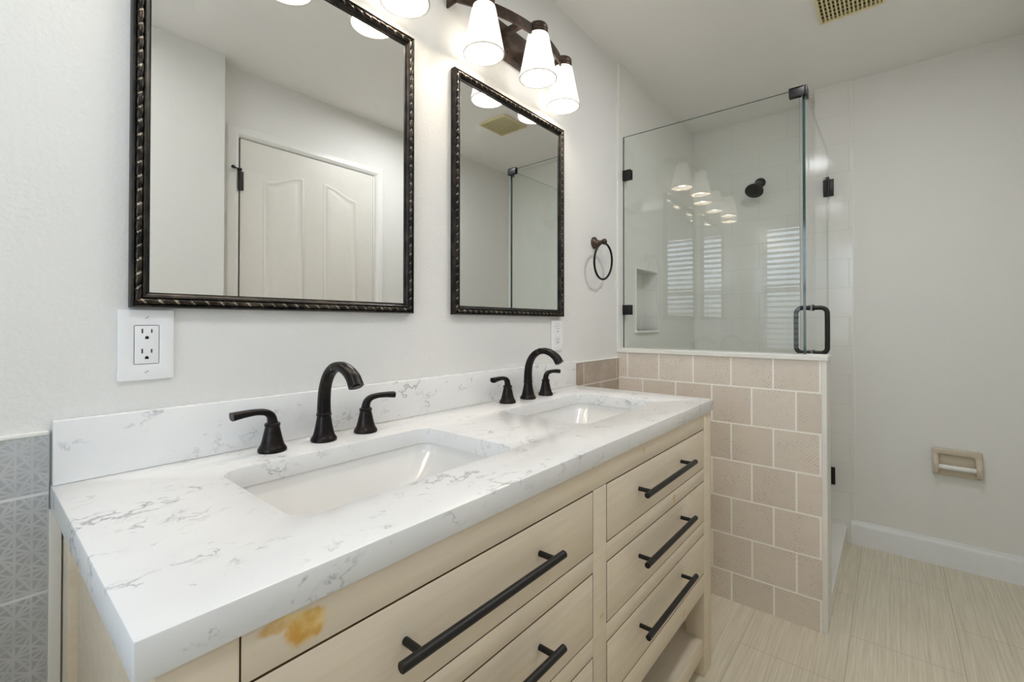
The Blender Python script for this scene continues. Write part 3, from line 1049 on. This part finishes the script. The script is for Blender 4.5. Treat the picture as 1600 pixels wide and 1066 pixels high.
make_outlet(0.1687, 0.2496, 1.0505, 1.1770, False, 'white duplex wall outlet under the left corner of the large mirror')
make_outlet(1.4810, 1.5620, 1.0450, 1.1690, True, 'white wall outlet under the right corner of the far mirror, behind the faucet')

# ================================================================== TOWEL RING
tr = thing('towel_ring', 'bronze towel ring mounted on the wall beside the shower', 'towel ring', (1.822, -0.001, 1.519))
MB().lathe([(0.0265, 0.0), (0.0270, 0.004), (0.0255, 0.007), (0.020, 0.010), (0.0135, 0.016), (0.0095, 0.026), (0.0085, 0.040), (0.009, 0.046)], (1.822, -0.0008, 1.519), (0, -1, 0)).build('wall_mount', M['brown_metal'], tr, 45)
MB().lathe([(0.003, 0), (0.010, 0.002), (0.0135, 0.008), (0.0138, 0.013), (0.011, 0.019), (0.003, 0.022)], (1.822, -0.042, 1.519), (0, -1, 0)).build('finial', M['brown_metal'], tr, 45)
rp = [(1.822 + 0.080 * math.sin(2 * PI * k / 72), -0.054 + 0.006 * (1 - math.cos(2 * PI * k / 72)), 1.512 - 0.080 + 0.080 * math.cos(2 * PI * k / 72)) for k in range(72)]
MB().sweep(rp, 0.0048, upv=(0, 1, 0), seg=14, closed=True).build('ring', M['bronze'], tr, 60)

# ================================================================== SHOWER ENCLOSURE
GT = 2.090
th = 0.0095
panel = thing('shower_glass_panel', 'fixed clear glass shower panel standing on the half wall', 'glass panel', (2.1105, -0.38, 1.0330))
mb = MB()
y0, y1 = -0.004, -0.757
xa, xb = 2.1100, 2.1198


def pane_y(mb_):
    b = bmesh.new()
    vv = []
    for z_ in (1.0345, GT):
        for (xx, yy) in ((xa, y0), (xb, y1), (xb + th, y1), (xa + th, y0)):
            vv.append(b.verts.new((xx, yy, z_)))
    quads = [((0, 1, 5, 4), 0), ((2, 3, 7, 6), 0), ((1, 2, 6, 5), 1), ((3, 0, 4, 7), 1), ((4, 5, 6, 7), 1), ((3, 2, 1, 0), 1)]
    mis = []
    for q, mi in quads:
        b.faces.new([vv[i] for i in q])
        mis.append(mi)
    bmesh.ops.recalc_face_normals(b, faces=b.faces[:])
    b.faces.ensure_lookup_table()
    for f, mi in zip(b.faces, mis):
        f.material_index = mi
    me = bpy.data.meshes.new('t')
    b.to_mesh(me)
    b.free()
    mb_.bm.from_mesh(me)
    bpy.data.meshes.remove(me)


pane_y(mb)
mb.build('glass_pane', [M['glass'], M['glass_edge']], panel, 0)
for zc_ in (1.896, 1.222):
    b_ = MB()
    b_.box(xa - 0.007, -0.0460, zc_ - 0.0245, xa - 0.0006, -0.0025, zc_ + 0.0245, 0.0015)
    b_.box(xa + th + 0.0016, -0.0460, zc_ - 0.0245, xa + th + 0.009, -0.0025, zc_ + 0.0245, 0.0015)
    b_.box(xa - 0.007, -0.0034, zc_ - 0.0245, xa + th + 0.009, -0.0022, zc_ + 0.0245)
    b_.build('clamp', M['black'], panel)
b_ = MB()
b_.box(xb - 0.0070, -0.775, GT - 0.030, xb - 0.0010, -0.722, GT + 0.008, 0.0012)
b_.box(xb + th + 0.0005, -0.764, GT - 0.030, xb + th + 0.0065, -0.722, GT + 0.008, 0.0012)
b_.box(xb - 0.0070, -0.775, GT + 0.0015, xb + th + 0.0065, -0.722, GT + 0.008, 0.0012)
b_.box(xb - 0.0070, -0.7835, GT - 0.030, xb + 0.052, -0.7765, GT + 0.008, 0.0012)
b_.build('corner_clamp', M['black'], panel)

DY0, DY1 = -0.7755, -0.7660
sd = thing('shower_door', 'clear glass shower door with black handle and hinges', 'shower door', (2.56, -0.771, 0.085))
mb = MB()
mb.box(2.1335, DY0, 0.097, 2.986, DY1, GT)
mb.bm.normal_update()
for f in mb.bm.faces:
    f.material_index = 1 if f.normal.x < -0.9 else (2 if f.normal.x > 0.9 or f.normal.z > 0.9 else 0)
mb.build('glass_pane', [M['glass'], M['glass_edge'], M['glass_rim']], sd, 0)
for zc_ in (1.890, 0.337):
    b_ = MB()
    b_.box(2.9880, -0.8000, zc_ - 0.046, 2.9935, -0.7545, zc_ + 0.046, 0.001)
    b_.box(2.930, DY0 - 0.008, zc_ - 0.046, 2.984, DY0 - 0.0005, zc_ + 0.046, 0.0012)
    b_.box(2.930, DY1 + 0.0005, zc_ - 0.046, 2.984, DY1 + 0.008, zc_ + 0.046, 0.0012)
    b_.cyl((2.985, -0.7705, zc_ - 0.030), (2.985, -0.7705, zc_ + 0.030), 0.0075)
    b_.build('hinge', M['black'], sd)
hx_ = 2.331
for sgn, yg in ((-1, DY0), (1, DY1)):
    b_ = MB()
    yo = yg + sgn * 0.052
    pts = [(hx_, yg, 1.222), (hx_, yg + sgn * 0.030, 1.222)]
    rad = 0.024
    for k in range(1, 8):
        a = R(90 * k / 8)
        pts.append((hx_, yo - sgn * rad + sgn * rad * math.sin(a), 1.222 - rad + rad * math.cos(a)))
    pts.append((hx_, yo, 1.16))
    pts.append((hx_, yo, 1.09))
    for k in range(1, 8):
        a = R(90 * k / 8)
        pts.append((hx_, yo - sgn * rad + sgn * rad * math.cos(a), 1.052 - rad * math.sin(a)))
    pts += [(hx_, yg + sgn * 0.030, 1.028), (hx_, yg, 1.028)]
    b_.sweep(pts, 0.0095, upv=(1, 0, 0), seg=18)
    for z_ in (1.222, 1.028):
        b_.cyl((hx_, yg + sgn * 0.0002, z_), (hx_, yg + sgn * 0.006, z_), 0.0135, bev=0.001)
    b_.build('handle', M['black'], sd, 50)

shd = thing('wall_shower', 'dark bronze shower head on the end wall of the shower', 'shower head', (XS - 0.001, -0.407, 2.034))
MB().lathe([(0.031, 0), (0.032, 0.003), (0.029, 0.008), (0.018, 0.013), (0.012, 0.016)], (XS - 0.001, -0.407, 2.034), (-1, 0, 0)).build('flange', M['bronze'], shd, 45)
MB().sweep(smooth_path([(XS - 0.012, -0.407, 2.034), (XS - 0.05, -0.406, 2.026), (XS - 0.085, -0.403, 2.004), (XS - 0.105, -0.402, 1.984)], 16), 0.0095, upv=(0, 1, 0), seg=16).build('arm', M['bronze'], shd, 60)
ax = Vector((-0.62, 0.05, -0.78))
MB().lathe([(0.012, -0.012), (0.016, 0.0), (0.020, 0.010), (0.044, 0.026), (0.050, 0.032), (0.051, 0.042), (0.046, 0.046), (0.010, 0.047)], Vector((XS - 0.100, -0.401, 1.990)), ax).build('spray_head', M['bronze'], shd, 45)

# ================================================================== TOILET PAPER HOLDER
tp = thing('toilet_paper_holder', 'almond ceramic toilet paper holder with an empty white roller on the right wall', 'toilet paper holder', (XR - 0.001, -1.268, 0.497))
ty0, ty1, tz0, tz1 = -1.354, -1.182, 0.434, 0.561
mb = MB()
mb.sheet(rrect(ty0, tz0, ty1, tz1, 0.010, 5), [rrect(ty0 + 0.026, tz0 + 0.034, ty1 - 0.018, tz1 - 0.028, 0.010, 5)], 0.0, 0.020, lambda u, v, w: (XR - 0.001 - w, u, v), bev=0.005)
mb.box(XR - 0.006, ty0 + 0.01, tz0 + 0.01, XR - 0.001, ty1 - 0.01, tz1 - 0.01)
mb.build('ceramic_plate', M['almond'], tp, 50)
for yc in (ty0 + 0.014, ty1 - 0.012):
    rg = []
    for d, hh, wy in ((0.010, 0.052, 0.012), (0.024, 0.046, 0.0115), (0.040, 0.034, 0.011), (0.052, 0.026, 0.010), (0.058, 0.018, 0.008)):
        rg.append([(XR - d, yc + p[0], 0.490 - d * 0.25 + p[1]) for p in rrect(-wy, -hh, wy, hh, wy * 0.9, 5)])
    MB().loft(rg).build('roller_post', M['almond'], tp, 50)
MB().cyl((XR - 0.042, ty0 + 0.022, 0.480), (XR - 0.042, ty1 - 0.021, 0.480), 0.0105, bev=0.002).build('roller', M['roller'], tp, 50)

# ================================================================== CEILING VENT
cv = thing('ceiling_vent', 'yellowed plastic exhaust vent grille on the ceiling', 'ceiling vent', (2.222, -0.915, ZC))
vx0, vx1, vy0, vy1 = 2.108, 2.335, -1.022, -0.807
zt = ZC - 0.0005
mb = MB()
mb.sheet(rrect(vx0, vy0, vx1, vy1, 0.004, 3), [rrect(vx0 + 0.009, vy0 + 0.009, vx1 - 0.009, vy1 - 0.009, 0.001, 2)], 0.0, 0.014, lambda u, v, w: (u, v, zt - w), bev=0.003)
fr = mb.build('vent_frame', M['vent'], cv, 30)
mb = MB()
k = 0
yy = vy0 + 0.016
while yy < vy1 - 0.012:
    mb.box(vx0 + 0.008, yy - 0.0034, zt - 0.0105, vx1 - 0.008, yy + 0.0034, zt - 0.0065, 0.001)
    yy += 0.0137
for k in range(1, 8):
    xx = vx0 + (vx1 - vx0) * k / 8
    mb.box(xx - 0.0015, vy0 + 0.008, zt - 0.0085, xx + 0.0015, vy1 - 0.008, zt - 0.0060)
mb.build('vent_grille', M['vent'], cv)
MB().box(vx0 + 0.006, vy0 + 0.006, zt - 0.002, vx1 - 0.006, vy1 - 0.006, zt).build('vent_duct', M['vent_dark'], cv)
